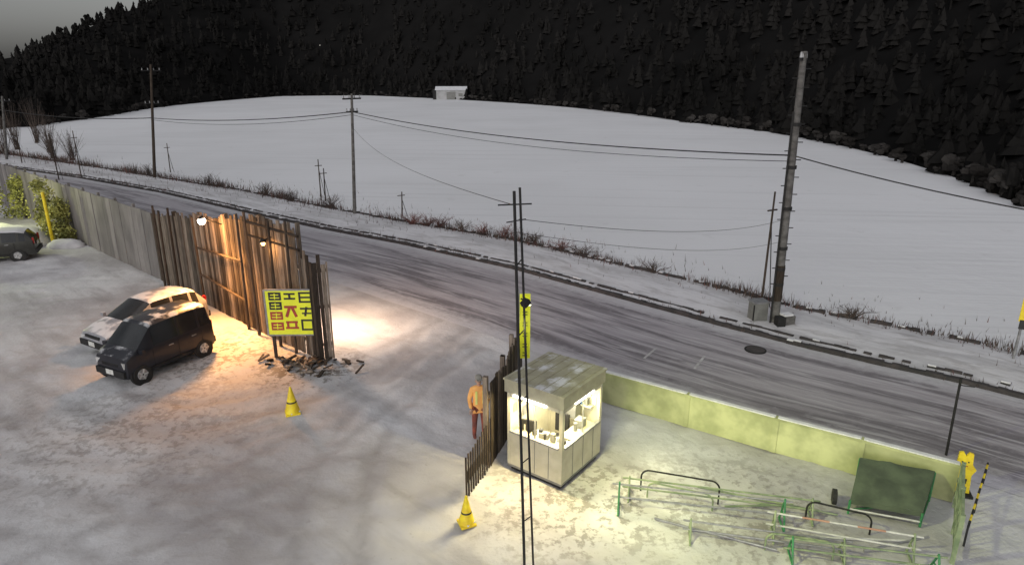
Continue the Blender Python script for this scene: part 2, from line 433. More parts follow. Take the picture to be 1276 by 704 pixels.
e=empty('farm_shed',(-20.8,238,0),.05)
g=B(); g.box((0,0,1.6),(10,7,3.2),'shedwall'); g.box((-5.6,0,1.6),(1.2,6,3.2),'dark')
g.box((0,-3.56,1.3),(3,.1,2.4),'grey'); g.box((3.2,-3.56,1.6),(1.4,.1,1.0),'grey'); g.obj('walls',parent=e)
g=B()
for sgn in (-1,1): g.poly([(-5.4,sgn*3.9,3.1),(5.4,sgn*3.9,3.1),(5.4,0,4.3),(-5.4,0,4.3)],'snow')
for xx in (-5,5): g.poly([(xx,-3.5,3.2),(xx,3.5,3.2),(xx,0,4.2)],'shedwall')
g.obj('roof',parent=e)
def lampfar(ph,d,h):
    re=interp(EDGE,ph); r=re+d; a=math.radians(ph); z=hz(ph,d); x,y=r*math.sin(a),r*math.cos(a)
    g=B(); g.cyl((x,y,z-1),(x,y,z+h),.1,'forest',.07,6)
    g.sphere((x*.994,y*.994,z+h),(.22,.22,.1),'dim',8,5); g.obj('street_lamp')
lampfar(-15.2,32,8)

# ---------------------------------------------------------------- utility poles + wires
def upole(x,y,h,lean=(0,0),r=.15,arms=((-.5,1.4),),name='utility_pole',bands=False,ang=.6,mat='concrete'):
    g=B(); top=Vector((x+lean[0],y+lean[1],h)); base=Vector((x,y,0))
    g.cyl(base,top,r,mat,r*.65,12)
    for dz,wd in arms:
        c=base.lerp(top,(h+dz)/h); dx,dy=math.cos(ang),math.sin(ang)
        g.box(c,(wd,.09,.09),'dark',ang)
        for t in (-.45,-.15,.15,.45): g.cyl((c.x+dx*wd*t,c.y+dy*wd*t,c.z+.05),(c.x+dx*wd*t,c.y+dy*wd*t,c.z+.22),.05,'steel',.03,6)
    if bands:
        for i in range(26):
            c=base.lerp(top,(1.6+i*.3)/h); s=1 if i%2 else -1
            g.cyl(c,(c.x+s*.3,c.y,c.z),.018,'dark',n=5)
        for f in (.16,.22,.3,.45,.6,.75): 
            c=base.lerp(top,f); c2=base.lerp(top,f+.012); g.cyl(c,c2,r*1.08,'dark',n=12)
        c=base.lerp(top,.1); c2=base.lerp(top,.24); g.cyl(c,c2,r*1.03,'darkwood',n=12)
        c=Vector((x-.2,y-.1,0)); g.cyl(c,base.lerp(top,.8)+Vector((-.16,-.05,0)),.035,'dark',n=6)
    return g.obj(name,smooth=40)
upole(-31.8,59.4,9.6,(1.2,0),.14,((-.5,1.6),(-3.2,1.2)),ang=.9,mat='darkwood')
upole(-10.4,43.4,7.7,(.35,0),.12,((-.3,1.4),(-1.1,.9)),ang=.9)
upole(9.8,23.3,9.65,(-.15,0),.16,((-.25,.5),),bands=True,ang=.8)
upole(30,3.1,9.4,(0,0),.17,((-.4,1.6),),ang=.8)
upole(-54,71.9,6.6,(1,0),.14,((-.5,1.4),),ang=.9)
upole(-80,92,8.5,(0,0),.15,((-.5,1.4),),ang=.9)
for x,y,h in ((9.9,25.0,4.7),(-50.1,68.7,3.4),(-39.6,58.3,4.0),(-38.5,59.7,4.1),(-32.1,62.9,2.7),(-14.0,48.5,3.0),(-13.6,48.2,2.4),(-7.2,43.,1.6)):
    g=B(); g.cyl((x,y,0),(x+U(-.1,.1),y,h),.05,'darkwood',.035,7); g.box((x,y,h*.85),(.5,.05,.05),'darkwood',.5); g.cyl((x+.35,y,0),(x+.02,y,h*.75),.02,'dark',n=5)
    g.obj('marker_post' if h<3.5 else 'wooden_cable_post')
def wire(g,a,b,sag,r=.022,n=26):
    a=Vector(a);b=Vector(b); p=[]
    for i in range(n+1):
        t=i/n; q=a.lerp(b,t); q.z-=4*sag*t*(1-t); p.append(q)
    g.path(p,r,'dark',4)
g=B()
P1=(-31.3,59.4,5.2);P2=(-10.1,43.4,6.6);P3=(9.7,23.3,6.25);P4=(30,3.1,6.8);P0=(-53.2,71.9,5.2);Pm=(-80,92,6.)
wire(g,Pm,P0,.4,.045);wire(g,P0,P1,.35,.045); wire(g,P1,P2,.35,.038); wire(g,P2,P3,.45,.032); wire(g,P3,P4,1.5,.028)
wire(g,P1[:2]+(5.05,),P2[:2]+(6.42,),.5,.02); wire(g,P2[:2]+(6.42,),P3[:2]+(6.05,),.6,.016)
g.obj('overhead_cable')

g=B(); g.box((9.25,23.6,.4),(.55,.45,.8),'grey',.2); g.box((9.25,23.6,.83),(.62,.52,.06),'steel',.2); g.box((9.15,23.37,.45),(.35,.03,.6),'dark',.2); g.obj('utility_cabinet')
g=B(); g.box((10.15,23.15,.22),(.5,.4,.44),'concrete',.3); g.box((10.15,23.15,.47),(.4,.3,.06),'snow',.3); g.box((9.85,22.95,.22),(.3,.3,.44),'dark',.1); g.obj('concrete_block')
g=B(); g.cyl((8.26,20.9,.008),(8.26,20.9,.03),.36,'dark',n=24); g.cyl((8.26,20.9,.03),(8.26,20.9,.035),.30,'kerb',n=24); g.obj('manhole_cover')
g=B()
for a,b in (((4.35,20.2),(4.95,21.1)),((5.8,19.4),(6.4,20.4))):
    d=Vector((b[0]-a[0],b[1]-a[1],0)); n_=Vector((-d.y,d.x,0)).normalized()*.04
    A=Vector((*a,.014));C=Vector((*b,.014)); g.poly([A-n_,C-n_,C+n_,A+n_],'wornpaint')
g.obj('road_marking')

# ---------------------------------------------------------------- tall fence
def fence(name,pts,mat,bw,hfun,thick=.035,gap=.012,rough=.12,rails=True,mat2=None,posts=True):
    g=B(); s=0
    for a,b in zip(pts[:-1],pts[1:]):
        a=Vector((*a,0));b=Vector((*b,0)); d=b-a; L=d.length; d.normalize(); nn=Vector((-d.y,d.x,0)); ang=math.atan2(d.y,d.x)
        t=0
        while t<L-.05:
            w=bw*U(.75,1.2); w=min(w,L-t); f=(s+t)
            h=hfun(f)+U(-rough,rough)
            c=a+d*(t+w/2)+nn*U(-.012,.012)
            g.box((c.x,c.y,h/2),(w-gap,thick,h),mat2 if (mat2 and R()<.25) else mat,ang,ry=U(-.006,.006))
            t+=w
        if rails:
            for z in (.5,1.8,3.0):
                if z>hfun(s)-.2: continue
                c=(a+b)/2+nn*.06; g.box((c.x,c.y,z),(L,.06,.1),mat,ang)
        if posts:
            n=max(1,int(L/1.9))
            for i in range(n+1):
                c=a+d*(L*i/n)+nn*.12; h=hfun(s+L*i/n)+.1
                g.box((c.x,c.y,h/2),(.11,.11,h),mat,ang)
        s+=L
    return g.obj(name)
fence('steel_panel_fence',[(-40,50.2),(-24.4,36.4),(-15.9,28.9)],'panel',.6,lambda s:3.1,.04,.015,rough=.03)
fence('wooden_board_fence',[(-15.9,28.9),(-12.3,25.5),(-8.8,22.3),(-6.9,20.65)],'wood',.2,lambda s:3.1+min(1.25,s*.12),rough=.15,mat2='darkwood')
fence('wooden_board_fence',[(-6.85,20.6),(-6.3,20.1),(-5.85,20.3)],'darkwood',.16,lambda s:3.5-.12*s,rough=.2,mat2='wood',posts=False)
g=B()
for x,y,h in ((-15.2,28.0,3.6),(-14.9,27.7,3.4),(-14.1,27.0,3.7),(-12.2,25.2,3.7),(-9.6,22.9,4.3),(-9.0,22.3,4.5),(-7.9,21.3,4.4),(-7.2,20.75,4.5)):
    g.cyl((x-.05,y-.06,0),(x+U(-.1,.1),y-.06,h),.055,'darkwood',.045,7)
g.cyl((-9.2,22.4,4.15),(-6.7,20.3,4.1),.05,'darkwood',n=7); g.cyl((-9.0,22.2,3.7),(-6.7,20.3,3.65),.04,'darkwood',n=7)
g.cyl((-12.2,25.1,1.4),(-9.6,22.8,1.1),.045,'darkwood',n=7); g.cyl((-12.2,25.1,2.5),(-9.6,22.8,2.6),.045,'darkwood',n=7)
g.obj('timber_scaffold_pole')
g=B()
for _ in range(60):
    x,y=-6.7+random.gauss(0,.7),19.75+random.gauss(0,.25)
    a=R()*3.1; L=U(.12,.45)
    g.box((x,y,U(.02,.13)),(L,U(.04,.1),U(.03,.08)),'darkwood' if R()<.7 else 'wood',a,ry=U(-.5,.5))
g.obj('scrap_timber_pile')

e=empty('yellow_sign_board',(-7.1,20.25,0),.02)
g=B(); g.box((0,0,1.6),(1.6,.05,1.5),'signyellow')
for x in (-.83,.83): g.box((x,.0,1.6),(.06,.07,1.56),'steel')
for z in (.83,2.37): g.box((0,0,z),(1.6,.07,.05),'steel')
g.obj('board',parent=e)
g=B()
for x in (-.7,.7): g.box((x,.08,1.1),(.09,.08,2.2),'darkwood')
g.obj('legs',parent=e)
g=B()
def st(x,z,w,h,k,y=-.03,ry=0): g.box((x,y,z),(w,.008,h),k,ry=ry)
# left column: dark blocks with yellow strokes
for z,k in ((2.16,'black'),(1.84,'black'),(1.50,'red'),(1.14,'red')):
    st(-.50,z,.40,.27,k)
    st(-.50,z+.05,.26,.03,'signyellow',-.037); st(-.50,z-.05,.30,.03,'signyellow',-.037); st(-.50,z,.03,.2,'signyellow',-.041)
# middle column: heavy brush strokes
for z in (2.24,2.08): st(-.03,z,.36,.06,'black')
st(-.03,2.16,.07,.22,'black',-.035)
st(-.03,1.80,.40,.08,'red'); st(-.12,1.62,.09,.34,'red',-.035,.35); st(.08,1.62,.09,.34,'red',-.035,-.35)
st(-.03,1.28,.38,.07,'red'); st(-.03,1.08,.42,.07,'red'); st(-.16,1.18,.07,.26,'red',-.035); st(.10,1.18,.07,.26,'red',-.035)
# right column
for z in (2.27,2.12,1.97): st(.47,z,.42,.06,'black')
for x in (.29,.65): st(x,2.12,.06,.36,'black',-.035)
st(.47,1.74,.40,.06,'black'); st(.47,1.58,.30,.05,'black'); st(.45,1.64,.07,.32,'black',-.035,.2)
for z in (1.34,1.02): st(.47,z,.40,.06,'black')
for x in (.30,.64): st(x,1.18,.06,.36,'black',-.035)
g.obj('lettering',parent=e)

def lamp(name,p,base,colr,power,bm='bulb',rad=.08,spot=None,sp=110):
    e=empty(name,p); g=B()
    q=Vector(base)-Vector(p)
    g.cyl((0,0,.1),tuple(q),.025,'dark',n=6); g.cyl((0,0,.06),(0,0,.16),.13,'dark',.05,12); g.sphere((0,0,0),rad,bm,10,7)
    g.obj('fixture',parent=e)
    l=bpy.data.lights.new(name+'_light','POINT'); l.energy=power; l.color=colr; l.shadow_soft_size=.2
    o=bpy.data.objects.new('light',l); col.objects.link(o); o.parent=e; o.location=(0,0,-.25)
    if spot:
        l=bpy.data.lights.new(name+'_spot','SPOT'); l.energy=spot[0]; l.color=colr; l.spot_size=math.radians(sp); l.spot_blend=1; l.shadow_soft_size=.4
        o=bpy.data.objects.new('spot_light',l); col.objects.link(o); o.parent=e; o.location=(0,0,-.28)
        o.rotation_euler=(Vector(spot[1])-Vector(p)).to_track_quat('-Z','Y').to_euler()
lamp('fence_lamp',(-11.05,23.3,3.95),(-10.6,23.85,3.7),(1,.45,.13),340,rad=.14,spot=(3900,(-10.0,21.8,0)),sp=105)
lamp('fence_lamp',(-7.1,22.0,2.5),(-7.7,21.4,2.6),(1,.66,.42),420,spot=(1000,(-5.4,24.0,0)),sp=130)
lamp('fence_lamp',(-8.15,21.2,3.65),(-7.95,21.45,3.8),(1,.5,.18),60,'bulb2',.07)
lamp('yard_lamp',(-30.5,36.2,3.6),(-31.2,37.6,0),(.95,1,.4),650)

# ---------------------------------------------------------------- cars
def car(name,loc,head,st,W,L,paint,wheelx,wr,glass_side,glass_top,zlo=.26,kei=False):
    e=empty(name,(loc[0],loc[1],0),math.atan2(-head[1],-head[0]))
    g=B(); rings=[]
    for (x,zb,zre,zr,wb,wr_) in st:
        half=[(wb*.93,zlo),(wb*1.0,.45),(wb*1.0,zb-.12),(wb*.97,zb),(wr_,zre),(wr_*.8,zr),(wr_*.3,zr+.015)]
        ring=[(x-L/2,y,z) for y,z in half]+[(x-L/2,-y,z) for y,z in reversed(half)]
        rings.append(len(g.v)); g.v+=ring
    n=14
    for i in range(len(st)-1):
        for j in range(n):
            j2=(j+1)%n; k=paint
            if j in (3,9) and i in glass_side: k='glass'
            if j in (4,5,6,7,8) and i in glass_top: k='glass'
            if j==13: k='dark'
            g.face((rings[i]+j,rings[i+1]+j,rings[i+1]+j2,rings[i]+j2),k)
    g.face(tuple(rings[0]+j for j in range(n)),paint); g.face(tuple(rings[-1]+j for j in reversed(range(n))),paint)
    o=g.obj('body',smooth=32,parent=e)
    bm=bmesh.new(); bm.from_mesh(o.data); bmesh.ops.recalc_face_normals(bm,faces=bm.faces); bm.to_mesh(o.data); bm.free()
    g=B()
    for wx in wheelx:
        for s in (-1,1):
            y=s*W/2
            g.cyl((wx-L/2,y*.9,wr),(wx-L/2,y*1.003,wr+.01),wr+.065,'dark',n=22)
            g.cyl((wx-L/2,y*.80,wr),(wx-L/2,y*1.02,wr),wr,'tyre',wr*.97,22)
            g.cyl((wx-L/2,y*1.0,wr),(wx-L/2,y*1.035,wr),wr*.64,'steel',wr*.55,16)
            for a in range(5):
                t=a*1.2566; g.box((wx-L/2+math.cos(t)*wr*.34,y*1.04,wr+math.sin(t)*wr*.34),(wr*.5,.02,.05),'lens',ry=-t)
            g.cyl((wx-L/2,y*1.03,wr),(wx-L/2,y*1.05,wr),.05,'dark',n=8)
    g.obj('wheels',smooth=35,parent=e)
    g=B(); x0=-L/2
    hw=st[1][4]; zb=st[1][1]
    for s in (-1,1):
        g.box((x0+.10,s*hw*.76,zb-.13),(.16,hw*.34,.17),'lens',s*.25)
        g.box((x0+(.5 if kei else .95),s*(W/2+.09),1.02),(.1,.17,.13),paint)
        g.box((L/2-.03,s*hw*.85,.95),(.08,.13,.3),'taillens')
        g.box((0.0,s*(W/2+.002),.36),(wheelx[1]-wheelx[0]-2*wr-.1,.03,.07),'dark')
        for hx in (-.05,.8): g.box((hx,s*(W/2+.012),.86),(.16,.025,.03),'steel')
        for hx in (-.68,.22,1.1): g.box((hx,s*(W/2+.001),.66),(.012,.012,.55),'dark')
    g.box((x0+.0,0,.42),(.1,W*.86,.2),'dark'); g.box((x0-.045,0,.44),(.02,.33,.16),'whitepaint')
    g.box((x0+.03,0,.66),(.06,W*.5,.09),'dark'); g.box((L/2+.02,0,.42),(.1,W*.9,.2),'dark'); g.box((L/2+.03,0,.75),(.02,.33,.16),'whitepaint')
    g.obj('trim',parent=e)
    return e
kei=[(0,.62,.64,.66,.60,.52),(.06,.82,.86,.88,.70,.62),(.22,.94,.98,1.0,.735,.67),(.40,1.0,1.04,1.08,.74,.69),(.98,1.03,1.58,1.62,.74,.61),(1.06,1.03,1.63,1.69,.74,.615),(1.85,1.04,1.67,1.74,.74,.62),(1.93,1.04,1.67,1.74,.74,.62),(2.60,1.04,1.66,1.73,.74,.615),(2.70,1.04,1.65,1.72,.74,.61),(3.06,1.04,1.60,1.68,.73,.59),(3.17,1.0,1.04,1.08,.71,.64),(3.20,.60,.64,.68,.70,.62)]
car('parked_kei_van',(-11.35,19.75),(-.43,-.9),kei,1.48,3.2,'vanpaint',(.46,2.7),.29,(4,5,7,9),(3,10),kei=True)
mini=[(0,.52,.54,.57,.58,.52),(.08,.70,.74,.77,.72,.64),(.45,.84,.88,.91,.79,.70),(.9,.92,.96,1.0,.80,.72),(1.75,.96,1.40,1.44,.80,.62),(1.85,.96,1.44,1.48,.80,.62),(2.45,.97,1.46,1.52,.80,.63),(2.55,.97,1.46,1.52,.80,.63),(3.15,.98,1.42,1.48,.79,.62),(3.25,.98,1.40,1.46,.79,.61),(3.5,.97,1.33,1.39,.78,.58),(3.8,.95,.99,1.03,.76,.64),(3.85,.6,.64,.68,.74,.62)]
car('parked_hatchback',(-12.9,22.1),(-.5,-.87),mini,1.6,3.85,'silver',(.75,3.1),.30,(4,5,7,9),(3,10))
car('parked_hatchback',(-26.0,32.3),(-.9,-.42),mini,1.6,3.85,'carfar',(.75,3.1),.30,(4,5,7,9),(3,10))

def bush(x,y,h,w,name='evergreen_bush'):
    g=B(); g.cyl((x,y,0),(x,y,h*.6),.08,'bark',.04,7)
    for _ in range(9):
        a=R()*6.28; zz=h*U(.2,.8); g.cyl((x,y,zz*.7),(x+math.cos(a)*w*.5,y+math.sin(a)*w*.5,zz),.03,'bark',.01,5)
    for _ in range(60):
        a=R()*6.28; zz=h*U(.06,1); rr=w*.5*math.sqrt(R())*(1.15-.6*zz/h)
        cx,cy=x+math.cos(a)*rr,y+math.sin(a)*rr; sh=R()
        for _ in range(22):
            p=Vector((cx+random.gauss(0,.12),cy+random.gauss(0,.12),zz+random.gauss(0,.14))); u=Vector((U(-1,1),U(-1,1),U(-1,1))).normalized()*.09; v=u.orthogonal().normalized()*.05
            g.poly([p-u,p+v,p+u,p-v],'leaf',min(1,max(0,sh+U(-.25,.25))))
    g.obj(name)
bush(-25.8,36.4,3.3,1.2); bush(-24.9,36.2,2.2,.9); bush(-33,41.5,3.4,2.0); bush(-31.5,42.5,2.6,1.4)
g=B(); g.cyl((-25.0,35.3,0),(-25.0,35.3,2.9),.08,'yellow',n=8); g.obj('yellow_post')
g=B()
for x,y,sx,sy,h in ((-27.6,35.6,2.2,1.5,1.0),(-30,36.4,2.6,1.7,1.0),(-24.2,35.1,1.0,.6,.4)): g.sphere((x,y,0),(sx,sy,h),'snow',18,10,.06)
g.obj('snow_bank',smooth=80)

# ---------------------------------------------------------------- guard booth
rzb=math.radians(-36.9)
e=empty('guard_booth',(1.016,14.04,0),rzb); W,D=1.5,1.72
g=B()
g.box((0,0,.07),(W-.12,D-.12,.1),'dark')
for x in (-.6,.6):
    for y in (-.7,.7): g.box((x,y,.03),(.14,.14,.06),'concrete')
g.box((0,0,.15),(W,D,.06),'grey')
t=.05
g.box((0,-D/2+t/2,.61),(W,t,.86),'white'); g.box((W/2-t/2,t/2,.61),(t,D-t,.86),'white')
g.box((0,D/2-t/2,1.10),(W-2*t-.006,t,1.84),'white'); g.box((-W/2+t/2,t/2,1.10),(t,D-t,1.84),'white')
for x,y in ((-W/2+.04,-D/2+.04),(W/2-.04,-D/2+.04),(W/2-.04,D/2-.04),(-W/2+.04,D/2-.04)): g.box((x,y,1.11),(.09,.09,1.86),'white')
g.box((0,-D/2+.03,1.99),(W-.2,.07,.1),'white'); g.box((W/2-.03,0,1.99),(.07,D-.2,.1),'white')
for x in (-.36,0.02,.4): g.box((x,-D/2-.004,.6),(.012,.01,.8),'grey')
for y in (-.4,.05,.5): g.box((W/2+.004,y,.6),(.01,.012,.8),'grey')
g.obj('walls',parent=e)
g=B()
g.box((0,-D/2+.0,1.06),(W-.16,.09,.045),'steel'); g.box((W/2,0,1.06),(.09,D-.16,.045),'steel')
g.box((0.0,-D/2+.03,1.5),(.03,.03,.88),'steel'); g.box((W/2-.03,.05,1.5),(.03,.03,.88),'steel')
g.obj('window_frame',parent=e)
g=B()
g.box((0,0,2.2),(W+.1,D+.1,.30),'roof'); g.box((0,0,2.37),(W+.15,D+.15,.04),'roof')
for i in range(7): g.box((-.72+i*.24,0,2.398),(.02,D+.12,.016),'roof')
g.obj('roof',parent=e)
g=B()
g.box((0,-D/2+.28,1.0),(W-.2,.4,.03),'white'); g.box((W/2-.25,.2,1.0),(.34,1.0,.03),'white')
for i in range(9):
    g.box((-.55+i*.14,D/2-.07,U(1.25,1.7)),(.11,.01,U(.12,.22)),'paper' if i%3 else 'blue')
for i in range(8): g.box((-W/2+.07,-.65+i*.18,U(1.25,1.7)),(.01,.13,U(.12,.25)),'paper' if i%2 else 'grey')
g.box((-.35,-D/2+.3,1.17),(.36,.05,.26),'dark',.3); g.box((-.35,-D/2+.32,1.03),(.12,.12,.04),'dark'); g.box((.1,-D/2+.28,1.08),(.22,.16,.12),'grey',.2)
g.box((.35,-D/2+.25,1.12),(.1,.1,.2),'grey'); g.cyl((.5,.1,1.02),(.5,.1,1.22),.05,'grey'); g.box((.48,.35,1.12),(.2,.26,.2),'grey',.1)
g.box((0,.15,.6),(.4,.4,.06),'dark'); g.cyl((0,.15,.2),(0,.15,.6),.03,'steel'); g.box((-.02,.36,.95),(.38,.05,.5),'dark')
g.box((.15,.55,1.35),(.3,.25,.5),'grey')
# small things standing on the counters and a wall shelf
g.box((0,D/2-.17,1.42),(W-.3,.2,.025),'white')
for i in range(9): 
    h=U(.06,.2); g.box((-.6+i*.15,-D/2+.2+U(0,.15),1.015+h/2),(U(.04,.11),U(.04,.1),h),random.choice(('grey','white','dark','paper','black')),R()*3)
for i in range(7):
    h=U(.08,.22); g.box((-.5+i*.16,D/2-.18,1.433+h/2),(U(.05,.12),.12,h),random.choice(('grey','dark','paper','black','blue')),U(-.1,.1))
g.obj('interior',parent=e,)
g=B(); g.box((0,-.1,2.02),(.14,1.1,.04),'tube'); g.box((.3,-.1,2.02),(.1,1.1,.04),'tube'); g.obj('ceiling_lamp',parent=e)
def arealight(name,parent,loc,rot,sx,sy,en,c):
    l=bpy.data.lights.new(name,'AREA'); l.shape='RECTANGLE'; l.size=sx; l.size_y=sy; l.energy=en; l.color=c
    o=bpy.data.objects.new(name,l); col.objects.link(o); o.parent=parent; o.location=loc; o.rotation_euler=rot
arealight('ceiling_light',e,(.05,-.05,1.98),(0,0,0),.5,1.1,85,(1,.91,.62))
g=B(); g.box((-.1,-D/2-.05,2.02),(.9,.05,.04),'tube'); g.box((W/2+.04,0,2.02),(.04,.8,.03),'tube'); g.obj('added_eave_tubes',parent=e)  # glowing tubes added under the eaves to brighten the ground outside
arealight('added_eave_fill_front',e,(-.1,-D/2-.1,1.98),(-.5,0,0),.9,.06,95,(1,.80,.36))  # added fill for the ground before the booth
arealight('added_eave_fill_side',e,(W/2+.1,0,1.98),(0,-.5,0),.06,.8,45,(1,.95,.42))  # added fill for the ground beside the booth

g=B()
for i in range(12):
    t=i/11; x=-1.0+.5*t; y=12.62+1.35*t
    g.box((x,y,.52+.1*t),(.028,.035,1.04+.2*t+U(-.05,.05)),'darkwood',.9); 
    if i<11:
        x2=-1.0+.5*(i+1)/11; y2=12.62+1.35*(i+1)/11
        g.cyl((x,y,.15),(x2,y2,.9),.010,'dark',n=5); g.cyl((x,y,.9),(x2,y2,.15),.010,'dark',n=5)
g.obj('folding_gate')
fence('board_fence',[(-.5,14.0),(-.12,15.2),(.1,16.6)],'wood',.13,lambda s:2.2,rough=.12,mat2='darkwood')
fence('board_fence',[(.1,16.7),(.3,18.2)],'wood',.15,lambda s:1.9,rough=.15,mat2='darkwood')

e=empty('yellow_banner',(.33,16.4,0)); g=B(); g.cyl((-.16,0,0),(-.16,0,3.65),.02,'steel',n=8); g.cyl((-.16,0,3.55),(.17,0,3.55),.01,'steel',n=6); g.obj('pole',parent=e)
g=B(); n=12
for i in range(n):
    z0=1.7+1.83*i/n; z1=1.7+1.83*(i+1)/n
    o0=.03*math.sin(i*.9);o1=.03*math.sin((i+1)*.9)
    g.poly([(-.13,o0,z0),(.15,o0+.02,z0),(.15,o1+.02,z1),(-.13,o1,z1)],'signyellow')
g.obj('cloth',parent=e,smooth=60)
g=B()
for z in (3.3,3.0,2.7,2.4,2.1,1.85):
    g.box((.01,-.05,z+.04),(.12,.008,.02),'black'); g.box((.01,-.05,z-.04),(.13,.008,.02),'black'); g.box((.01,-.055,z),(.02,.008,.12),'black')
g.obj('lettering',parent=e)

e=empty('twin_steel_mast'); g=B()
g.cyl((.24,9.35,0),(.03,9.35,7.4),.024,'dark',.022,8); g.cyl((.40,9.35,0),(.11,9.35,7.45),.018,'dark',.018,8)
for z in (.8,1.9,3.0,4.1,5.2,6.3): 
    f=z/7.4; g.cyl((.24-.21*f,9.35,z),(.40-.29*f,9.35,z+.12),.01,'dark',n=5)
g.cyl((-.20,9.35,7.2),(.28,9.35,7.22),.012,'dark',n=6); g.cyl((-.08,9.35,6.95),(.2,9.35,7.0),.01,'dark',n=6)
g.obj('mast',parent=e)
g=B(); g.box((.20,9.3,5.75),(.10,.12,.08),'dark',-.9,rx=.5); g.cyl((.13,9.35,5.8),(.2,9.32,5.78),.012,'dark',n=5); g.box((.225,9.33,5.71),(.08,.08,.01),'flood',-.9); g.obj('added_flood_head',parent=e)  # flood fixture added to the mast to carry the yard light
l=bpy.data.lights.new('flood_light','SPOT'); l.energy=1750; l.color=(.94,1,.40); l.spot_size=math.radians(88); l.spot_blend=1; l.shadow_soft_size=.25  # added spot that lights the low wall and yard yellow-green
o=bpy.data.objects.new('flood_light',l); col.objects.link(o); o.parent=e; o.location=(.25,9.34,5.55)
o.rotation_euler=(Vector((7.0,13.3,.3))-Vector((.25,9.34,5.55))).to_track_quat('-Z','Y').to_euler()
g=B()
wire(g,(.03,9.35,7.2),(-10.1,43.4,5.6),.5,.006,30); wire(g,(.1,9.35,7.0),(9.7,23.3,4.0),.3,.006,30); wire(g,(.1,9.35,6.8),(9.7,23.3,3.2),.3,.005,30)
g.obj('service_cable')

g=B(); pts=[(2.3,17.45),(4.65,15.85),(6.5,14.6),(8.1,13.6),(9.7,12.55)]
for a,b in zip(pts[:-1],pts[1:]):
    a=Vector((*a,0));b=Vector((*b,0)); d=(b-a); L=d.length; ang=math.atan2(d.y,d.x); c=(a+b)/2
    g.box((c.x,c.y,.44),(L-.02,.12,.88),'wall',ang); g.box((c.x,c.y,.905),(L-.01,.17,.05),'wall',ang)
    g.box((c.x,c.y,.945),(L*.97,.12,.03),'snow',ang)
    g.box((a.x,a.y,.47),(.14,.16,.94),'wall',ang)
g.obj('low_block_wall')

e=empty('tarp_covered_cart'); g=B()
A=Vector((7.19,12.13,.36));Bq=Vector((8.47,11.69,.36));C=Vector((9.17,12.55,.76));Dq=Vector((7.82,13.1,.76))
n=10
for i in range(n+1):
    for j in range(n+1):
        u,v=i/n,j/n; p=A.lerp(Bq,u).lerp(Dq.lerp(C,u),v); p.z+=.05*noise.noise(Vector((u*4,v*4,1)))+.04*math.sin(math.pi*v)
        g.v.append(tuple(p))
for i in range(n):
    for j in range(n): k=i*(n+1)+j; g.face((k,k+n+1,k+n+2,k+1),'tarp',0)
def skirt(a,b,dz):
    g.poly([a,b,b-Vector((0,0,dz)),a-Vector((0,0,dz))],'tarp')
skirt(A,Bq,.12);skirt(Bq,C,.2);skirt(C,Dq,.25);skirt(Dq,A,.25)
g.obj('tarp',parent=e,smooth=50)
g=B()
for p in (A,Bq,C,Dq): g.cyl((p.x,p.y,0),(p.x,p.y,p.z-.03),.025,'green',n=7)
g.cyl((A.x,A.y,.12),(Bq.x,Bq.y,.12),.02,'whitepaint',n=7); g.cyl((Bq.x,Bq.y,.12),(C.x,C.y,.12),.02,'green',n=7); g.cyl((A.x,A.y,.12),(Dq.x,Dq.y,.12),.02,'green',n=7)
g.cyl((A.x,A.y,.1),(8.6,12.3,.1),.02,'green',n=6)
g.cyl((7.0,12.5,.17),(7.08,12.47,.17),.17,'tyre',n=16)
g.obj('frame',parent=e)

def barricade(a,b,c1,c2,striped=False,h=.72,r=.02):
    a=Vector((*a,0));b=Vector((*b,0)); d=(b-a).normalized(); nn=Vector((-d.y,d.x,0)); g=B()
    for p in (a,b):
        g.cyl(p+nn*.25,p+Vector((0,0,h)),r,c1,n=8); g.cyl(p-nn*.25,p+Vector((0,0,h)),r,c1,n=8)
        g.cyl(p+nn*.28+Vector((0,0,.03)),p-nn*.28+Vector((0,0,.03)),r,c1,n=8); g.cyl(p+nn*.14+Vector((0,0,h*.45)),p-nn*.14+Vector((0,0,h*.45)),.016,c1,n=8)
    for z in (h-.05,h*.45):
        L=(b-a).length; s=int(L/.45) if striped and z>h*.5 else 1
        for i in range(s):
            k=c2 if s==1 else ('orange' if i%2 else 'whitepaint')
            g.cyl(a+d*(L*i/s-(.15 if i==0 else 0))+Vector((0,0,z)),a+d*(L*(i+1)/s+(.15 if i==s-1 else 0))+Vector((0,0,z)),r,k,n=8)
    g.obj('pipe_barricade',smooth=40)
barricade((2.3,12.3),(5.6,11.7),'green','steel',h=.66)
barricade((2.6,12.75),(6.3,11.95),'palegreen','palegreen',h=.5)
barricade((5.3,11.4),(7.7,10.7),'palegreen','whitepaint',True,.6)
barricade((3.6,11.35),(6.4,10.75),'palegreen','steel',False,.45)
barricade((5.4,10.75),(7.9,10.25),'green','palegreen',False,.5)
def hoop(a,b,h,k='steel',name='hoop_barrier'):
    g=B(); a=Vector((*a,0));b=Vector((*b,0)); r=.18; d=(b-a).normalized(); p=[a]
    for i in range(7): t=math.pi/2*i/6; p.append(a+d*(r-r*math.cos(t))+Vector((0,0,h-r+r*math.sin(t))))
    for i in range(7): t=math.pi/2*(1-i/6); p.append(b-d*(r-r*math.cos(t))+Vector((0,0,h-r+r*math.sin(t))))
    p.append(b); g.path(p,.02,k,8); g.obj(name,smooth=60)
hoop((2.9,12.95),(4.5,12.45),.55,'dark'); hoop((3.0,12.7),(4.3,12.2),.4,'palegreen'); hoop((6.2,11.95),(7.3,11.45),.45,'dark'); hoop((5.0,11.0),(6.2,10.7),.4,'palegreen')
g=B()
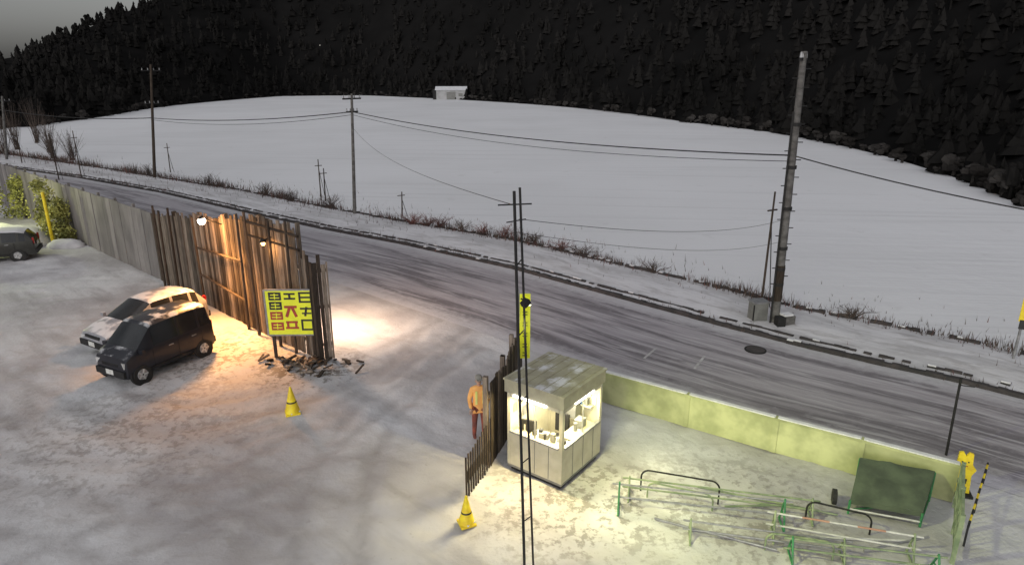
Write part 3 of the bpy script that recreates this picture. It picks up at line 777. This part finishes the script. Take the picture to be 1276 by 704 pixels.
for a,b,k in (((4.2,13.0,.06),(6.9,12.0,.06),'palegreen'),((3.0,11.9,.05),(5.2,10.9,.07),'steel'),((5.9,11.3,.06),(7.9,11.2,.05),'whitepaint'),((4.6,12.3,.05),(6.1,12.35,.06),'palegreen'),((6.9,10.9,.05),(8.2,11.0,.3),'steel')):
    g.cyl(a,b,.024,k,n=8)
g.obj('loose_steel_pipe')

def cone(x,y,h=.75):
    g=B(); g.box((x,y,.02),(h*.5,h*.5,.05),'yellow',.4)
    zs=[(.045,.19),(.3,.125),(.34,.115),(.44,.09),(.48,.083),(.7,.03)]
    for i,((z0,r0),(z1,r1)) in enumerate(zip(zs[:-1],zs[1:])):
        s=h/.72; g.cyl((x,y,z0*s),(x,y,z1*s),r0*s,'black' if i in (1,) else 'yellow',r1*s,16,caps=i==4)
    g.sphere((x,y,.705*h/.72),.032,'yellow'); g.box((x+.05,y-.03,.06),(h*.35,h*.3,.03),'snow',.8)
    g.obj('traffic_cone',smooth=40)
cone(-6.08,16.55,.78); cone(-.95,11.8,.66)

e=empty('yellow_warning_stand',(10.0,12.85,0),-.35); g=B()
pr=[(-.2,0),(.2,0),(.17,.45),(.24,.6),(.15,.72),(.13,.98),(.05,1.0),(.0,.9),(-.06,1.0),(-.14,.98),(-.15,.72),(-.22,.62),(-.16,.42)]
b=len(g.v)
for y in (-.03,.03): g.v+=[(x,y,z+.05) for x,z in pr]
n=len(pr); g.face(tuple(b+i for i in range(n)),'yellow'); g.face(tuple(b+n+i for i in reversed(range(n))),'yellow')
for i in range(n): j=(i+1)%n; g.face((b+i,b+n+i,b+n+j,b+j),'yellow')
g.obj('figure_board',parent=e)
g=B(); g.box((0,-.036,.35),(.2,.006,.12),'black'); g.box((-.06,-.036,.82),(.03,.006,.03),'black'); g.box((.06,-.036,.82),(.03,.006,.03),'black'); g.box((0,-.036,.72),(.12,.006,.02),'red'); g.box((0,0,.03),(.5,.35,.05),'dark'); g.obj('markings',parent=e)
g=B(); g.cyl((10.7,14.4,0),(10.65,14.4,2.1),.03,'dark',n=7); g.cyl((10.68,14.4,1.9),(10.95,14.3,1.9),.015,'dark',n=6); g.obj('marker_post')
e=empty('steel_gate'); g=B()
a=Vector((8.45,10.6,0)); b=Vector((9.6,12.35,0))
for p in (a,b,a.lerp(b,.5)): g.box((p.x,p.y,.55),(.08,.08,1.1),'palegreen',.95)
for z in (.2,.6,1.05): 
    c=a.lerp(b,.5); g.box((c.x,c.y,z),((b-a).length,.05,.05),'palegreen',math.atan2(b.y-a.y,b.x-a.x))
for i in range(14): p=a.lerp(b,(i+.5)/14); g.cyl((p.x,p.y,.2),(p.x,p.y,1.05),.012,'palegreen',n=5)
g.obj('gate_leaf',parent=e)
g=B(); a=Vector((9.0,11.1,.45)); b=Vector((10.8,13.2,.5))
for i in range(12): g.cyl(a.lerp(b,i/12),a.lerp(b,(i+1)/12),.022,'yellow' if i%2 else 'black',n=8)
for p in (a,b,a.lerp(b,.5)): g.cyl((p.x,p.y,0),(p.x,p.y,p.z+.06),.02,'black',n=7)
g.obj('striped_bar_barrier',smooth=40)
g=B(); g.cyl((16.35,20.0,0),(16.35,20.0,2.7),.04,'steel',n=8); g.box((16.35,19.93,2.0),(.3,.03,1.2),'yellow',-.5); g.box((16.35,19.9,1.3),(.26,.03,.3),'black',-.5); g.obj('roadside_sign_post')

# ---------------------------------------------------------------- guard (person)
def person(x,y,rz):
    e=empty('standing_guard',(x,y,0),rz)
    def skin(name,verts,edges,rad,mat,root=0):
        me=bpy.data.meshes.new(name); me.from_pydata(verts,edges,[]); me.materials.append(M[mat])
        o=bpy.data.objects.new(name,me); col.objects.link(o); o.parent=e
        mo=o.modifiers.new('Skin','SKIN'); mo.use_smooth_shade=True
        sv=me.skin_vertices[0].data
        for i,r in enumerate(rad): sv[i].radius=(r,r) if not isinstance(r,tuple) else r
        for i in range(len(verts)): sv[i].use_root=(i==root)
        s=o.modifiers.new('Sub','SUBSURF'); s.levels=2; s.render_levels=2
        return o
    V=[(0,0,.92),(0,0,1.10),(0,-.01,1.28),(0,0,1.40),(0,0,1.48),(.17,0,1.39),(.24,-.02,1.14),(.17,-.18,1.0),(-.17,0,1.39),(-.25,0,1.13),(-.22,-.07,.88),(0,0,.78)]
    E=[(0,1),(1,2),(2,3),(3,4),(3,5),(5,6),(6,7),(3,8),(8,9),(9,10),(0,11)]
    skin('coat',V,E,[(.18,.13),(.165,.12),(.18,.125),(.14,.1),(.06,.06),.075,.06,.048,.075,.06,.048,(.19,.14)],'coat')
    V=[(0,0,.88),(.1,0,.84),(.115,-.02,.47),(.12,0,.10),(.125,-.14,.045),(-.1,0,.84),(-.12,-.01,.47),(-.13,.02,.10),(-.14,-.12,.045)]
    skin('trousers_and_boots',V,[(0,1),(1,2),(2,3),(3,4),(0,5),(5,6),(6,7),(7,8)],[.13,.1,.072,.055,.045,.1,.072,.055,.045],'trouser')
    V=[(0,0,1.44),(0,0,1.54),(0,-.005,1.60),(0,-.01,1.68)]
    skin('neck_and_head',V,[(0,1),(1,2),(2,3)],[.055,.055,(.075,.09),(.075,.09)],'skin')
    g=B(); g.cyl((0,-.09,1.60),(0,-.125,1.585),.014,'skin',.01,8); g.sphere((.083,0,1.60),(.012,.025,.033),'skin'); g.sphere((-.083,0,1.60),(.012,.025,.033),'skin')
    for s in (-1,1): g.sphere((s*.032,-.093,1.625),(.013,.008,.008),'black',8,5)
    g.box((0,-.096,1.555),(.045,.008,.008),'red')
    g.sphere((0,0,1.70),(.098,.115,.075),'cap',14,8); g.box((0,-.13,1.685),(.15,.1,.015),'cap')
    g.obj('face_and_cap',parent=e,smooth=60)
    g=B()
    for s in (-1,1): g.box((s*.09,-.128,1.2),(.05,.03,.36),'hivis',rx=.02)
    g.obj('vest_tape',parent=e)
    g=B()
    for hx,hy,hz_,dr in ((.16,-.2,.985,Vector((-.35,-.8,-.4)).normalized()),(-.225,-.075,.86,Vector((.02,-.2,-1)).normalized())):
        c=Vector((hx,hy,hz_)); sd=dr.cross(Vector((0,1,.3))).normalized()
        g.sphere(tuple(c+dr*.03),(.042,.03,.045),'skin',10,7)
        for i,L in enumerate((.06,.07,.075,.06)):
            b_=c+dr*.06+sd*(.022*(i-1.5)); m_=b_+dr*L*.55; t_=m_+(dr+Vector((0,-.4,0))).normalized()*L*.5
            g.cyl(b_,m_,.010,'skin',.009,7); g.cyl(m_,t_,.009,'skin',.007,7)
        b_=c+dr*.01+sd*.04; g.cyl(b_,b_+(dr*.6+sd*.6)*.06,.011,'skin',.009,7)
    g.obj('hands',parent=e,smooth=60)
person(-.84,15.25,.25)

# ---------------------------------------------------------------- light
SE,SR=math.radians(15),math.radians(200)
wd=bpy.data.worlds.new('World'); scene.world=wd; wd.use_nodes=True; nt=wd.node_tree
bg=nt.nodes['Background']; sk=nt.nodes.new('ShaderNodeTexSky'); sk.sky_type='NISHITA'; sk.sun_disc=False
sk.sun_elevation=SE; sk.sun_rotation=SR; sk.dust_density=3
hs=nt.nodes.new('ShaderNodeHueSaturation'); hs.inputs['Saturation'].default_value=.15
nt.links.new(sk.outputs[0],hs.inputs['Color']); nt.links.new(hs.outputs[0],bg.inputs['Color']); bg.inputs['Strength'].default_value=.09
l=bpy.data.lights.new('ambient_fill','SUN'); l.energy=.76; l.angle=math.radians(110); l.color=(.97,.97,1)  # broad overhead fill added for even ambient light on the snow
o=bpy.data.objects.new('ambient_fill',l); col.objects.link(o); o.rotation_euler=(math.radians(22),math.radians(-10),0)

cam=bpy.data.cameras.new('camera'); cam.sensor_width=36; cam.lens=831/1276*36; cam.clip_end=2000
o=bpy.data.objects.new('camera',cam); col.objects.link(o); o.location=(0,0,9); o.rotation_euler=(math.radians(72.5),0,0)
scene.camera=o
